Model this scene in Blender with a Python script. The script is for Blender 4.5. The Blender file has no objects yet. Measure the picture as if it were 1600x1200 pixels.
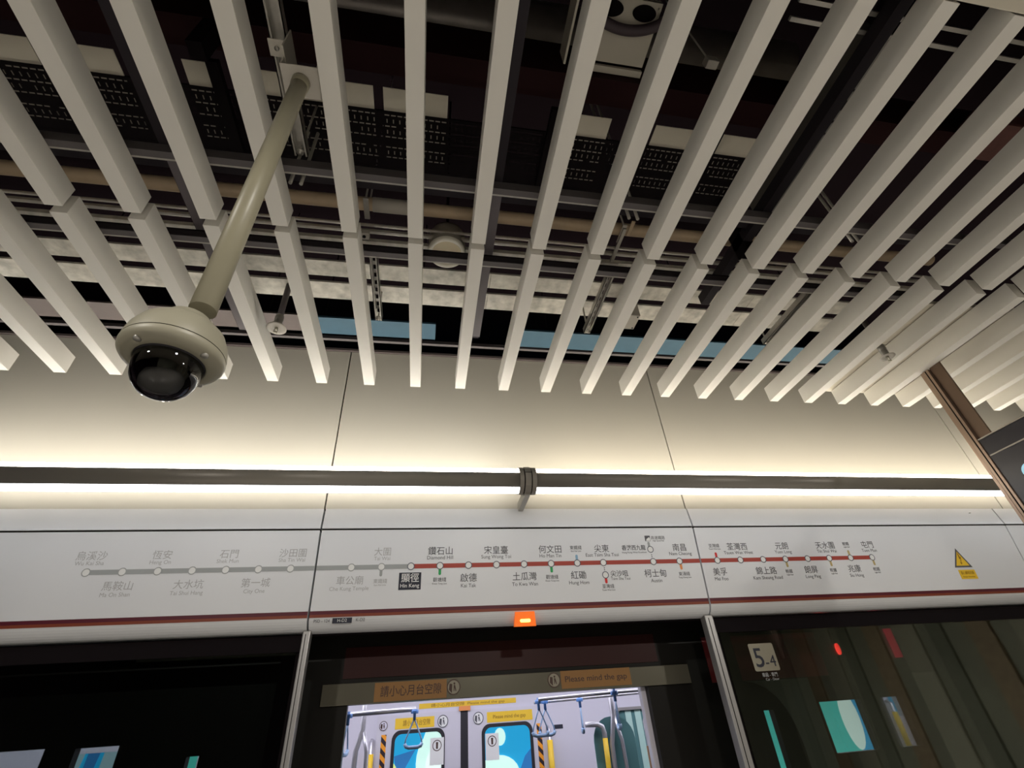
import bpy, bmesh, math, random
from mathutils import Matrix, Vector
S = bpy.context.scene
C = S.collection
random.seed(4)

# ------------------------------------------------------------------ camera
cd = bpy.data.cameras.new('camera'); cam = bpy.data.objects.new('camera', cd); C.objects.link(cam)
cd.sensor_width = 36; cd.lens = 36 * 755 / 1600; cd.clip_start = 0.02; cd.clip_end = 60
R = [[0.985435, -0.042259, -0.164717], [-0.158066, -0.584843, -0.795597], [-0.062712, 0.810045, -0.583004]]
m = Matrix(R).to_4x4(); m.translation = (0, 0, 1.6); cam.matrix_world = m
S.camera = cam
# ------------------------------------------------------------------ world, exposure
w = bpy.data.worlds.new('world'); S.world = w; w.use_nodes = True
w.node_tree.nodes['Background'].inputs[0].default_value = (.9, .92, 1, 1)
w.node_tree.nodes['Background'].inputs[1].default_value = 0.02
vs = S.view_settings
vs.view_transform = 'Standard'; vs.look = 'None'; vs.gamma = 1; vs.use_curve_mapping = False
vs.exposure = 0.0
TUBE_UP, TUBE_DOWN = 16.5, 8.0          # strength of the tube's two lenses
FILL = 128                               # watts of each added fill lamp behind the viewer
TRAIN = 9.0                             # strength of the train's ceiling lights

# ------------------------------------------------------------------ materials
def mat(name, col, rough=.6, metal=0, emit=None, es=0, noise=0, nscale=30, bump=0, spec=.5):
    a = bpy.data.materials.new(name); a.use_nodes = True
    nt = a.node_tree; b = nt.nodes['Principled BSDF']
    b.inputs['Base Color'].default_value = (*col, 1)
    b.inputs['Specular IOR Level'].default_value = spec; b.inputs['Roughness'].default_value = rough; b.inputs['Metallic'].default_value = metal
    if emit:
        b.inputs['Emission Color'].default_value = (*emit, 1); b.inputs['Emission Strength'].default_value = es
    if noise or bump:
        tc = nt.nodes.new('ShaderNodeTexCoord'); n = nt.nodes.new('ShaderNodeTexNoise')
        n.inputs['Scale'].default_value = nscale; n.inputs['Detail'].default_value = 4
        nt.links.new(tc.outputs['Object'], n.inputs['Vector'])
        if noise:
            mx = nt.nodes.new('ShaderNodeMix'); mx.data_type = 'RGBA'
            mx.inputs[6].default_value = (*[c * (1 - noise) for c in col], 1)
            mx.inputs[7].default_value = (*[min(1, c * (1 + noise)) for c in col], 1)
            nt.links.new(n.outputs['Fac'], mx.inputs[0]); nt.links.new(mx.outputs[2], b.inputs['Base Color'])
        if bump:
            bp = nt.nodes.new('ShaderNodeBump'); bp.inputs['Strength'].default_value = bump
            nt.links.new(n.outputs['Fac'], bp.inputs['Height']); nt.links.new(bp.outputs[0], b.inputs['Normal'])
    return a
M = dict(
    slat=mat('slat_paint', (.74, .72, .675), .42, noise=.04, nscale=3),
    wall=mat('wall_panel', (.52, .497, .437), .5, noise=.04, nscale=1.5),
    fascia=mat('fascia_enamel', (.70, .71, .745), .35),
    cream=mat('cream_paint', (.60, .56, .47), .5, noise=.06, nscale=9),
    camwhite=mat('camera_housing', (.25, .235, .18), .45, noise=.05, nscale=12),
    pole=mat('pole_paint', (.27, .25, .18), .4, noise=.08, nscale=8),
    black=mat('black', (.006, .004, .005), .8, spec=.08),
    void=mat('void', (.010, .006, .008), .9, spec=.05),
    gap=mat('gap', (.01, .008, .007), .9, spec=.1),
    darksteel=mat('dark_steel', (.032, .027, .033), .5, .3, spec=.2),
    purple=mat('grey_purple_steel', (.13, .115, .125), .5, .2),
    carrier=mat('carrier_rail', (.12, .108, .113), .5, .3),
    galv=mat('galvanised', (.52, .50, .45), .5, .2, noise=.65, nscale=17),
    galv2=mat('galvanised_strut', (.5, .48, .44), .35, .6, noise=.2, nscale=30),
    tan=mat('tan_pipe', (.50, .385, .26), .6, noise=.3, nscale=9),
    sleeve=mat('white_sleeve', (.50, .47, .42), .6),
    blue=mat('blue_duct', (.030, .085, .13), .6, noise=.15, nscale=10),
    brown=mat('brown_duct', (.10, .08, .078), .6, noise=.15, nscale=10),
    maroon=mat('maroon_beam', (.022, .007, .008), .7, spec=.1),
    duct=mat('duct_foil', (.26, .235, .22), .35, .6, noise=.5, nscale=6, bump=.3),
    silver=mat('silver', (.30, .29, .27), .4, .5, noise=.1, nscale=20),
    tubecover=mat('tube_cover', (.27, .25, .225), .38, .35),
    bracket=mat('bracket_grey', (.26, .24, .215), .45, .2),
    bracketlight=mat('bracket_light', (.42, .41, .38), .45, .2),
    bronze=mat('bronze', (.16, .11, .08), .35, .7),
    copper=mat('copper_trim', (.36, .26, .2), .3, .7),
    signface=mat('sign_face', (.022, .02, .03), .25),
    signframe=mat('sign_frame', (.4, .36, .32), .4, .3),
    signblue=mat('sign_disc', (.35, .65, .8), .5, emit=(.4, .75, .95), es=.5),
    red=mat('line_red', (.36, .05, .035), .5), grey=mat('line_grey', (.33, .345, .35), .5),
    ink=mat('ink', (.085, .085, .10), .6), inkgrey=mat('ink_grey', (.40, .40, .41), .6),
    dotring=mat('dot_ring', (.10, .11, .14), .5), white=mat('white_ink', (.75, .75, .75), .5),
    green=mat('green_ink', (.02, .35, .10), .5), lblue=mat('light_blue_ink', (.25, .42, .60), .5),
    orange=mat('orange_ink', (.75, .27, .08), .5), redink=mat('red_ink', (.6, .02, .02), .5),
    sand=mat('sand_ink', (.48, .37, .16), .5), boxink=mat('box_ink', (.012, .014, .03), .5),
    stripe1=mat('stripe_maroon', (.09, .008, .02), .4), stripe2=mat('stripe_rust', (.20, .04, .018), .4),
    yellow=mat('yellow', (.80, .52, .03), .5), yink=mat('yellow_ink', (.25, .12, .005), .5),
    trainside=mat('train_side', (.010, .009, .008), .4, spec=.15), trainred=mat('train_red', (.16, .018, .022), .35), traindark=mat('train_dark_red', (.030, .006, .006), .4, spec=.2), traingrey=mat('train_grey', (.14, .14, .12), .4),
    lintel=mat('train_lintel', (.14, .13, .10), .25, .4),
    lilac=mat('train_interior', (.62, .60, .70), .4), door=mat('train_door', (.60, .58, .66), .35),
    rubber=mat('rubber', (.012, .010, .016), .6), rail=mat('rail_steel', (.55, .54, .6), .3, .6),
    strap=mat('strap_blue', (.09, .22, .55), .4), handle=mat('handle_blue', (.28, .42, .66), .35),
    sticker=mat('orange_sticker', (.26, .12, .025), .5), stickerink=mat('sticker_ink', (.05, .018, .01), .5),
    beige=mat('beige_sticker', (.27, .245, .19), .5),
    floor=mat('floor_tile', (.37, .35, .325), .35, noise=.15, nscale=6),
    back=mat('far_wall', (.30, .31, .24), .6, noise=.25, nscale=1.2),
    back2=mat('side_wall', (.42, .42, .33), .6, noise=.25, nscale=1.2), back3=mat('side_panel', (.55, .53, .42), .6),
    post=mat('post_steel', (.34, .33, .33), .35, .5),
    teal=mat('partition_glass', (.10, .22, .23), .2), pale=mat('pale_green', (.42, .62, .58), .4),
    led=mat('led_up', (1, .95, .86), .5, emit=(1, .94, .83), es=TUBE_UP),
    ledw=mat('led_up_warm', (1, .93, .80), .5, emit=(1, .91, .76), es=TUBE_UP * .93),
    led2=mat('led_down', (.9, .9, .9), .5, emit=(.95, .96, .95), es=TUBE_DOWN),
    amber=mat('amber_lens', (.8, .15, .01), .4, emit=(1, .16, .01), es=.5),
    amberhot=mat('amber_led', (1, .5, .1), .4, emit=(1, .42, .08), es=5),
    trainlight=mat('train_light', (1, 1, 1), .5, emit=(.93, .92, 1), es=TRAIN),
    redled=mat('red_led', (.8, .02, .01), .4, emit=(1, .04, .03), es=3),
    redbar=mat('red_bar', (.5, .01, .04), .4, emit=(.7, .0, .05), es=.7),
    sensor=mat('sprinkler_brass', (.35, .33, .27), .3, .6),
    hose=mat('hose', (.07, .05, .06), .6), rimwhite=mat('speaker_rim', (.82, .79, .70), .5), lens=mat('speaker_face', (.80, .70, .50), .6),
    speak=mat('speaker_body', (.22, .2, .17), .6),
)
# glass of the screens
def glassmat(name, tint, refl, rough=0.0):
    a = bpy.data.materials.new(name); a.use_nodes = True; nt = a.node_tree; nt.nodes.clear()
    o = nt.nodes.new('ShaderNodeOutputMaterial'); t = nt.nodes.new('ShaderNodeBsdfTransparent'); g = nt.nodes.new('ShaderNodeBsdfGlossy')
    t.inputs[0].default_value = (*tint, 1); g.inputs['Roughness'].default_value = rough
    x = nt.nodes.new('ShaderNodeMixShader'); l = nt.nodes.new('ShaderNodeLayerWeight'); l.inputs[0].default_value = .35
    mm = nt.nodes.new('ShaderNodeMath'); mm.operation = 'MULTIPLY_ADD'; mm.inputs[1].default_value = .6; mm.inputs[2].default_value = refl
    nt.links.new(l.outputs['Fresnel'], mm.inputs[0]); nt.links.new(mm.outputs[0], x.inputs[0])
    nt.links.new(t.outputs[0], x.inputs[1]); nt.links.new(g.outputs[0], x.inputs[2]); nt.links.new(x.outputs[0], o.inputs[0])
    return a
M['glass'] = glassmat('screen_glass', (.62, .66, .64), .05)
M['bubble'] = glassmat('bubble_plastic', (.20, .18, .22), .03)
# hazard tape and the ads outside
def stripes():
    a = mat('hazard_tape', (.9, .4, .02), .5); nt = a.node_tree; b = nt.nodes['Principled BSDF']
    tc = nt.nodes.new('ShaderNodeTexCoord'); wv = nt.nodes.new('ShaderNodeTexWave'); wv.bands_direction = 'DIAGONAL'
    wv.inputs['Scale'].default_value = 6.5; cr = nt.nodes.new('ShaderNodeValToRGB'); cr.color_ramp.interpolation = 'CONSTANT'
    cr.color_ramp.elements[0].color = (.02, .01, .02, 1); cr.color_ramp.elements[1].position = .48; cr.color_ramp.elements[1].color = (.85, .33, .02, 1)
    nt.links.new(tc.outputs['Object'], wv.inputs[0]); nt.links.new(wv.outputs[0], cr.inputs[0]); nt.links.new(cr.outputs[0], b.inputs['Base Color'])
    return a
M['hazard'] = stripes()
def em(name, col, s): return mat(name, col, .6, emit=col, es=s)
M['ad'] = em('advert_blue', (.02, .30, .52), 1.0); M['ad2'] = em('advert_cream', (.62, .85, .72), 1.0)
M['ad3'] = em('advert_navy', (.03, .14, .34), 1.0); M['ad4'] = em('advert_lime', (.62, .70, .22), 1.0)
M['ad7'] = em('advert_grey', (.30, .42, .46), .8); M['ad5'] = em('advert_teal', (.10, .58, .48), .8); M['ad6'] = em('advert_skin', (.80, .88, .78), 1.0)

# ------------------------------------------------------------------ mesh helpers
def B(): return bmesh.new()
def bx(bm, x0, x1, y0, y1, z0, z1, bev=0):
    vs_ = [bm.verts.new((x, y, z)) for z in (z0, z1) for y in (y0, y1) for x in (x0, x1)]
    fs = [bm.faces.new([vs_[i] for i in q]) for q in ((0, 2, 3, 1), (4, 5, 7, 6), (0, 1, 5, 4), (2, 6, 7, 3), (0, 4, 6, 2), (1, 3, 7, 5))]
    if bev:
        es = list({e for f in fs for e in f.edges})
        bmesh.ops.bevel(bm, geom=es, offset=bev, segments=2, affect='EDGES', profile=.6)
    return bm
def tube(bm, pts, r, n=16, cap=True, rs=None):
    pts = [Vector(p) for p in pts]; rings = []
    prev = None
    for i, p in enumerate(pts):
        t = (pts[min(i + 1, len(pts) - 1)] - pts[max(i - 1, 0)]).normalized()
        if prev is None:
            a = Vector((0, 0, 1)) if abs(t.z) < .9 else Vector((1, 0, 0))
            u = t.cross(a).normalized()
        else:
            u = (prev - t * prev.dot(t)).normalized()
        prev = u; v = t.cross(u); rr = rs[i] if rs else r
        rings.append([bm.verts.new(p + (u * math.cos(k * math.tau / n) + v * math.sin(k * math.tau / n)) * rr) for k in range(n)])
    for a, b in zip(rings, rings[1:]):
        for k in range(n):
            f = bm.faces.new((a[k], a[(k + 1) % n], b[(k + 1) % n], b[k])); f.smooth = True
    if cap:
        bm.faces.new(rings[0][::-1]); bm.faces.new(rings[-1])
    return bm
def lathe(bm, prof, c=(0, 0, 0), n=48):
    rings = []
    for r, z in prof:
        if r < 1e-5: rings.append([bm.verts.new((c[0], c[1], c[2] + z))])
        else: rings.append([bm.verts.new((c[0] + r * math.cos(k * math.tau / n), c[1] + r * math.sin(k * math.tau / n), c[2] + z)) for k in range(n)])
    for a, b in zip(rings, rings[1:]):
        for k in range(n):
            k2 = (k + 1) % n
            if len(a) == 1: f = bm.faces.new((a[0], b[k2], b[k]))
            elif len(b) == 1: f = bm.faces.new((a[k], a[k2], b[0]))
            else: f = bm.faces.new((a[k], a[k2], b[k2], b[k]))
            f.smooth = True
    return bm
def prism(bm, prof, x0, x1, smooth=False):
    """closed (y, z) outline extruded along x"""
    a = [bm.verts.new((x0, y, z)) for y, z in prof]; b = [bm.verts.new((x1, y, z)) for y, z in prof]
    n = len(prof)
    for k in range(n):
        f = bm.faces.new((a[k], b[k], b[(k + 1) % n], a[(k + 1) % n])); f.smooth = smooth
    bm.faces.new(a); bm.faces.new(b[::-1])
    return bm
def poly(bm, pts, z0, z1, mx=None):
    """closed (x, y) outline extruded along z, optionally through a matrix"""
    mx = mx or Matrix()
    a = [bm.verts.new(mx @ Vector((x, y, z0))) for x, y in pts]; b = [bm.verts.new(mx @ Vector((x, y, z1))) for x, y in pts]
    n = len(pts)
    bm.faces.new(a[::-1]); bm.faces.new(b)
    for k in range(n): bm.faces.new((a[k], a[(k + 1) % n], b[(k + 1) % n], b[k]))
    return bm
def circ(cx, cy, r, n=28, ry=None): return [(cx + r * math.cos(k * math.tau / n), cy + (ry or r) * math.sin(k * math.tau / n)) for k in range(n)]
def rrect(x0, x1, y0, y1, r, n=6):
    out = []
    for cx, cy, a0 in ((x1 - r, y1 - r, 0), (x0 + r, y1 - r, 90), (x0 + r, y0 + r, 180), (x1 - r, y0 + r, 270)):
        out += [(cx + r * math.cos(math.radians(a0 + 90 * k / n)), cy + r * math.sin(math.radians(a0 + 90 * k / n))) for k in range(n + 1)]
    return out
def ring(bm, outer, inner, z0, z1, mx=None):
    mx = mx or Matrix(); n = len(outer)
    A = [[bm.verts.new(mx @ Vector((x, y, z))) for x, y in o] for z in (z0, z1) for o in (outer, inner)]
    for k in range(n):
        j = (k + 1) % n
        bm.faces.new((A[2][k], A[2][j], A[3][j], A[3][k])); bm.faces.new((A[0][j], A[0][k], A[1][k], A[1][j]))
        bm.faces.new((A[0][k], A[0][j], A[2][j], A[2][k])); bm.faces.new((A[1][j], A[1][k], A[3][k], A[3][j]))
    return bm
def obj(name, bm, mt, parent=None, label=None):
    me = bpy.data.meshes.new(name)
    bmesh.ops.recalc_face_normals(bm, faces=bm.faces[:])
    bm.to_mesh(me); bm.free()
    me.materials.append(M[mt] if isinstance(mt, str) else mt)
    o = bpy.data.objects.new(name, me); C.objects.link(o)
    if parent is not None:
        o.parent = parent; o.matrix_parent_inverse = Matrix.Translation(-parent.location)
    if label: o['label'] = label
    return o
def tag(o, label, cat, group=None, kind=None):
    o['label'] = label; o['category'] = cat
    if group: o['group'] = group
    if kind: o['kind'] = kind
    return o
def thing(name, label, cat, loc=(0, 0, 0), group=None):
    o = bpy.data.objects.new(name, None); C.objects.link(o); o.location = loc; o.empty_display_size = .1
    return tag(o, label, cat, group)
def struct(name, bm, mt, label=None):
    o = obj(name, bm, mt); o['kind'] = 'structure'
    if label: o['label'] = label
    return o
_tc = {}
def text_into(bm, body, size, cx, cy, mx, z=.0006, ext=.0003, width=None, bold=0, left=False):
    """lettering as a thin mesh, centred on cx, baseline cy, in the plane of mx"""
    cu = bpy.data.curves.new('t', 'FONT'); cu.body = body; cu.size = size; cu.extrude = ext; cu.offset = bold; cu.resolution_u = 3
    o = bpy.data.objects.new('t', cu); C.objects.link(o); bpy.context.view_layer.update()
    me = bpy.data.meshes.new_from_object(o.evaluated_get(bpy.context.evaluated_depsgraph_get()))
    xs = [v.co.x for v in me.vertices]; x0, x1 = min(xs), max(xs)
    sx = (width / (x1 - x0)) if width else 1
    for v in me.vertices:
        v.co = mx @ Vector(((v.co.x - (x0 if left else (x0 + x1) / 2)) * sx + cx, v.co.y + cy, v.co.z + z))
    bm.from_mesh(me); bpy.data.objects.remove(o); bpy.data.curves.remove(cu); bpy.data.meshes.remove(me)
    return bm

# ================================================================== THE SETTING
WX0, WX1 = -6.0, 9.0
struct('floor', bx(B(), WX0, WX1, -6, 3.55, -.1, 0), 'floor')
struct('ceiling', bx(B(), WX0, WX1, -6, 8.6, 5.4, 5.5), 'void')
# cream wall panels above the screen doors, with open joints
bm = B(); seams = [-6.0, -3.46, -.70, 2.035, 5.12, 8.1, 9.0]
for a, b in zip(seams, seams[1:]): bx(bm, a + .005, b - .005, 3.42, 3.45, 2.95, 4.376, .002)
wall = struct('wall_front', bm, 'wall')
obj('joint_backing', bx(B(), WX0, WX1, 3.455, 3.48, 2.95, 4.36), 'gap', wall)
obj('top_angle', bx(B(), WX0, WX1, 3.40, 3.45, 4.378, 4.40), 'brown', wall)
wb = struct('wall_back', bx(B(), WX0, WX1, -6.1, -6, 0, 5.4), 'back')
obj('dark_panel', bx(B(), WX0, -1.0, -6, -5.96, 0, 3.3), 'void', wb)  # unseen dark panel added to keep the left glass reflection dark
struct('wall_tunnel', bx(B(), WX0, WX1, 8.5, 8.6, -1, 5.4), 'void')
struct('wall_left', bx(B(), WX0 - .1, WX0, -6, 8.6, -1, 5.4), 'void')
wr = struct('wall_right', bx(B(), WX1, WX1 + .1, -6, 8.6, -1, 5.4), 'back2')
for k in range(12):  # unseen strips added to give the right glass its striped reflection
    y = -5.6 + k * .72
    obj('pilaster', bx(B(), WX1 - .06, WX1, y, y + .28 + .1 * (k % 3), 0, 3.4), ('back', 'tan', 'back3')[k % 3], wr)
# flat soffits beside the slats
struct('trim_1', bx(B(), WX0, WX1, -6, .30, 3.48, 3.56, .004), 'cream', 'plain grey soffit panel where the slats begin')
struct('trim_2', bx(B(), 3.01, WX1, 1.70, 2.655, 3.605, 3.635), 'cream', 'solid cream soffit above the far right slats')


# ================================================================== SLATS
PITCH, X00 = .2935, -.135
ORD = ['zeroth', 'first', 'second', 'third', 'fourth', 'fifth', 'sixth', 'seventh', 'eighth', 'ninth', 'tenth', 'eleventh', 'twelfth',
       'thirteenth', 'fourteenth', 'fifteenth', 'sixteenth', 'seventeenth', 'eighteenth', 'nineteenth', 'twentieth']
def slat_mesh(y0, y1):
    bm = bx(B(), 0, .066, y0, y1, 0, .118, .0015)
    return bm
def slat_label(k, far):
    row = 'far-row slat' if far else 'near-row slat'
    if k <= -2: return f'cream {row}, {ORD[-1 - k]} to the left of the camera pole mount'
    if k == -1: return f'cream {row}, first to the right of the camera pole mount'
    if k < 6: return f'cream {row}, {ORD[k + 2]} to the right of the camera pole mount'
    if k <= 11: return f'cream {row}, {ORD[12 - k]} to the left of the bronze sign hanger'
    if k == 12: return f'cream {row} directly in line with the bronze sign hanger'
    return f'cream {row}, {ORD[k - 12]} to the right of the bronze sign hanger'
protos = {}
for far, y0, y1, ks, ttl in ((True, 1.488, 2.644, range(-8, 18), 'slats of the far row'), (False, .305, 1.456, range(-6, 14), 'slats of the near row')):
    first = None
    for k in ks:
        if first is None:
            o = first = obj('baffle_slat', slat_mesh(0, y1 - y0), 'slat')
        else:
            o = first.copy(); C.objects.link(o)
        o.location = (X00 + PITCH * k - .0025 * max(0, k - 6), y0, 3.48)
        tag(o, slat_label(k, far), 'ceiling slat', 'cream box ' + ttl)

# ================================================================== VOID ABOVE THE SLATS
def rod_up(bm, x, y, z, r=.005, top=5.4): tube(bm, [(x, y, z), (x, y, top)], r, 6)
# carrier rails that hold the slats
for y, lab in ((1.235, 'grey carrier rail along the ends of the near slats'), (1.655, 'thin grey carrier rail crossing above the far slats, nearest the tan pipe')):
    t = thing('carrier_rail', lab, 'ceiling rail', (0, y, 3.6))
    bm = B(); bx(bm, WX0, 3.0 if y > 1.5 else 3.9, y, y + .03, 3.60, 3.655 if y < 1.5 else 3.625); obj('rail', bm, 'carrier', t)
    bm = B(); bx(bm, WX0, 3.03, y + .03, y + .038, 3.60, 3.606); obj('flange', bm, 'galv2', t, 'pale bottom flange')
# long beams running away from the camera
for x, x2, ya, yb, lab in ((.235, .285, .32, 2.33, 'dark grey ceiling beam running to the wall right of the round speaker'),
                   (-1.15, -1.10, .32, 2.36, 'dark grey ceiling beam running to the wall left of the camera pole'),
                   (1.62, 1.67, .32, 1.9, 'dark grey ceiling beam above the slats right of the junction box')):
    tag(obj('steel_beam', bx(B(), x, x2, ya, yb, 3.66, 3.73), 'darksteel' if ya < 1 else 'purple'), lab, 'beam', 'dark beams above the slats')
for x, ya, yb, lab in ((.245, 1.29, 2.30, 'flat grey bracket bar under the beam right of the round speaker'), (-1.14, 1.29, 2.36, 'flat grey bracket bar under the beam left of the camera pole')):
    tag(obj('bracket_bar', bx(B(), x, x + .045, ya, yb, 3.645, 3.659), 'purple'), lab, 'bracket', 'flat bars under the beams')
# tan pipe with white sleeve
t = thing('overhead_pipe', 'tan painted pipe running along above the slat joints', 'pipe', (0, 1.535, 3.8))
obj('pipe', tube(B(), [(WX0, 1.535, 3.82), (3.03, 1.535, 3.82)], .034, 16), 'tan', t)
obj('sleeve', tube(B(), [(-.33, 1.535, 3.82), (-.13, 1.535, 3.82)], .037, 16), 'sleeve', t, 'white sleeve')
bm = B(); bx(bm, -.372, -.345, 1.475, 1.595, 3.775, 3.785, .004); rod_up(bm, -.36, 1.49, 3.78, top=4.055); rod_up(bm, -.36, 1.585, 3.78); obj('pipe_clip', bm, 'galv2', t)
bm = B(); bx(bm, .985, 1.01, 1.475, 1.595, 3.775, 3.785, .004); rod_up(bm, .995, 1.49, 3.78, top=4.055); obj('pipe_clip', bm, 'sleeve', t)
# slim conduits
for y, yy, c, lab in ((1.597, 1.609, 'galv2', 'slim pale conduit nearest the tan pipe'), (1.634, 1.652, 'galv2', 'second slim pale conduit from the tan pipe'), (1.700, 1.726, 'galv', 'widest of the three pale conduits, farthest from the tan pipe')):
    tag(obj('conduit', bx(B(), WX0, 3.03, y, yy, 3.735, 3.735 + (yy - y), .002), c), lab, 'conduit', 'slim pale conduits beside the tan pipe')
tag(obj('cable_duct', bx(B(), WX0, 3.0, 1.622, 1.652, 3.602, 3.612), 'black'), 'thin black cable duct passing in front of the round speaker', 'duct')
# galvanised trunking
for y, yy, lab in ((1.955, 2.07, 'mottled galvanised trunking, the nearer of two wide strips'), (2.12, 2.255, 'mottled galvanised trunking, the farther of two wide strips')):
    bm = B()
    xs = [WX0, -3.1, -1.9, .33, 2.1, 3.03]
    for a, b in zip(xs, xs[1:]): bx(bm, a + .001, b - .001, y, yy, 3.85, 3.864, .001)
    tag(obj('cable_trunking', bm, 'galv'), lab, 'trunking', 'galvanised trunking above the far slats')
# coloured ducts
tag(obj('air_duct', bx(B(), -.90, .015, 2.70, 2.875, 4.10, 4.118, .003), 'blue'), 'dull blue duct left of the round speaker, close to the wall top', 'duct', 'blue ducts by the wall top')
tag(obj('air_duct', bx(B(), .66, 3.6, 2.71, 2.90, 4.10, 4.118, .003), 'blue'), 'dull blue duct on the right side, close to the wall top', 'duct', 'blue ducts by the wall top')
tag(obj('air_duct', bx(B(), WX0, -.93, 2.69, 2.86, 4.10, 4.118, .003), 'brown'), 'brownish grey duct behind the dome camera, close to the wall top', 'duct')
tag(obj('edge_angle', bx(B(), WX0, 3.6, 2.925, 2.95, 4.10, 4.13), 'carrier'), 'thin grey steel angle between the blue ducts and the wall', 'steel angle')
for d_, xs_ in ((0, (-.8, -.1)), (1, (.9, 2.2, 3.4)), (2, (-4, -2.5, -1.2))):
    dd = [o for o in C.objects if o.name.startswith('air_duct')][d_]
    for x in xs_: bm = B(); rod_up(bm, x, 2.79, 4.117); obj('hanger_rod', bm, 'black', dd)
# perforated tray
def perf():
    bm = B(); x0, x1, y0, y1, z = -2.6, 1.80, 1.185, 1.50, 4.06
    px, py = .0305, .0265
    def q(a, b, c, d): bm.faces.new([bm.verts.new((x, y, z)) for x, y in ((a, c), (b, c), (b, d), (a, d))])
    nx = int((x1 - x0) / px); ny = int((y1 - y0) / py)
    for i in range(nx):
        for j in range(ny + 1):
            a, c = x0 + i * px, y0 + j * py; b, d = a + px, min(c + py, y1)
            if (i * 7 + j * 3) % 23 == 0 or j % 6 == 5 or j == ny: q(a, b, c, d); continue
            if j % 2 == 0: h = (a + .004, b - .004, c + .009, c + .015)
            else: h = (a + .012, a + .017, c + .004, d - .004)
            q(a, b, c, h[2]); q(a, b, h[3], d); q(a, h[0], h[2], h[3]); q(h[1], b, h[2], h[3])
    bx(bm, x0, x1, y1, y1 + .006, z, z + .06)
    bx(bm, x0, x1, y0 - .006, y0, z, z + .012)
    return bm
t = thing('cable_tray', 'black perforated cable tray with slotted holes above the near slats', 'cable tray', (0, 1.34, 4.06))
obj('tray', perf(), 'black', t)
for a, b, dy in ((-1.98, -1.72, 0), (-1.58, -1.40, 0), (-1.135, -.98, 0), (-.84, -.67, 0), (-.66, -.325, 0), (-.28, .022, 0), (.53, .545, 0), (.555, .84, 0), (1.08, 1.34, 0), (1.40, 1.72, 0)):
    obj('cover_plate', bx(B(), a, b, 1.075, 1.43, 4.066, 4.07), 'cream', t, 'cream cover plate')
obj('lip', bx(B(), -2.6, 1.80, 1.545, 1.56, 4.06, 4.065), 'carrier', t, 'grey tray lip')
for x in (-1.02, .52, 1.38):
    b_ = B(); bx(b_, x, x + .05, 1.05, 1.56, 4.02, 4.055); obj('tray_hanger', b_, 'black', t)
tag(obj('structure_beam', bx(B(), WX0, 4.0, .93, 1.05, 4.14, 4.5), 'maroon'), 'dark maroon steel beam behind the cream cover plates', 'beam')
# big foil duct
t = thing('round_duct', 'large dull foil wrapped duct high in the dark ceiling void', 'duct', (0, 1.06, 4.9))
obj('duct', tube(B(), [(-3, 1.06, 4.88), (2.1, 1.0, 4.88)], .15, 24), 'duct', t)
obj('band', tube(B(), [(-.25, 1.058, 4.88), (-.21, 1.058, 4.88)], .153, 24), 'maroon', t, 'dark red band')
# round speaker
t = thing('round_speaker', 'round cream ceiling speaker in a dark can above the slats', 'speaker', (.055, 1.70, 3.73))
c = (.052, 1.70, 3.695)
obj('body', lathe(B(), [(0, .14), (.092, .14), (.098, .12), (.098, .004), (.09, 0)], c), 'speak', t)
obj('rim', lathe(B(), [(.099, .014), (.099, -.004), (.094, -.008), (.078, -.006), (.076, .004)], c), 'rimwhite', t, 'white rim')
obj('grille', lathe(B(), [(0, .001), (.078, .001)], c), 'lens', t)
obj('stem', tube(B(), [(c[0], c[1], 3.83), (c[0], c[1], 5.4)], .008, 8), 'black', t)
# channel struts
def strut(x, y0, y1, z, lab, holes=True, w=.042, top=3.85):
    t = thing('strut_channel', lab, 'strut', (x, y0, z), 'steel channels above the far slats')
    bm = B(); bx(bm, x, x + w, y0, y1, z + .035, z + .04)
    bx(bm, x, x + .004, y0, y1, z, z + .035); bx(bm, x + w - .004, x + w, y0, y1, z, z + .035)
    bx(bm, x, x + .010, y0, y1, z, z + .003); bx(bm, x + w - .010, x + w, y0, y1, z, z + .003)
    obj('channel', bm, 'galv2', t)
    if holes:
        n = int((y1 - y0) / .055)
        for k in range(n): obj('slot', bx(B(), x + w * .32, x + w * .68, y0 + .02 + k * .055, y0 + .045 + k * .055, z + .031, z + .0349), 'black', t)
    bm = B(); lathe(bm, [(0, -.012), (.007, -.012), (.007, -.003), (.016, -.003), (.016, .0), (0, .0)], (x + w / 2, y1 - .02, z), 12)
    tube(bm, [(x + w / 2, y1 - .02, z), (x + w / 2, y1 - .02, top)], .005, 6); obj('bolt', bm, 'galv2', t)
    return t
strut(-.345, 1.72, 2.19, 3.63, 'slotted steel channel above the far slats left of the round speaker')
strut(.945, 1.72, 2.19, 3.63, 'steel channel above the far slats beside the white junction box')
strut(2.215, 1.70, 2.19, 3.63, 'steel channel above the far slats right of the junction box', False)
strut(-.62, .31, 1.22, 3.655, 'pair of pale channel edges carrying the camera pole mount', False, .058, 4.06)
for x in (-.65, .93, 2.2):
    bm = B(); 
    for dx in (0, .045): tube(bm, [(x + dx, 1.33, 3.62), (x + dx, 1.33, 5.4)], .008, 8)
    tag(obj('threaded_rod', bm, 'galv2'), {-.65: 'pair of steel hanger rods right of the camera pole', .93: 'pair of steel hanger rods above the junction box channel', 2.2: 'pair of steel hanger rods on the right side'}[x], 'hanger rod', 'hanger rods in the void')
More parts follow.
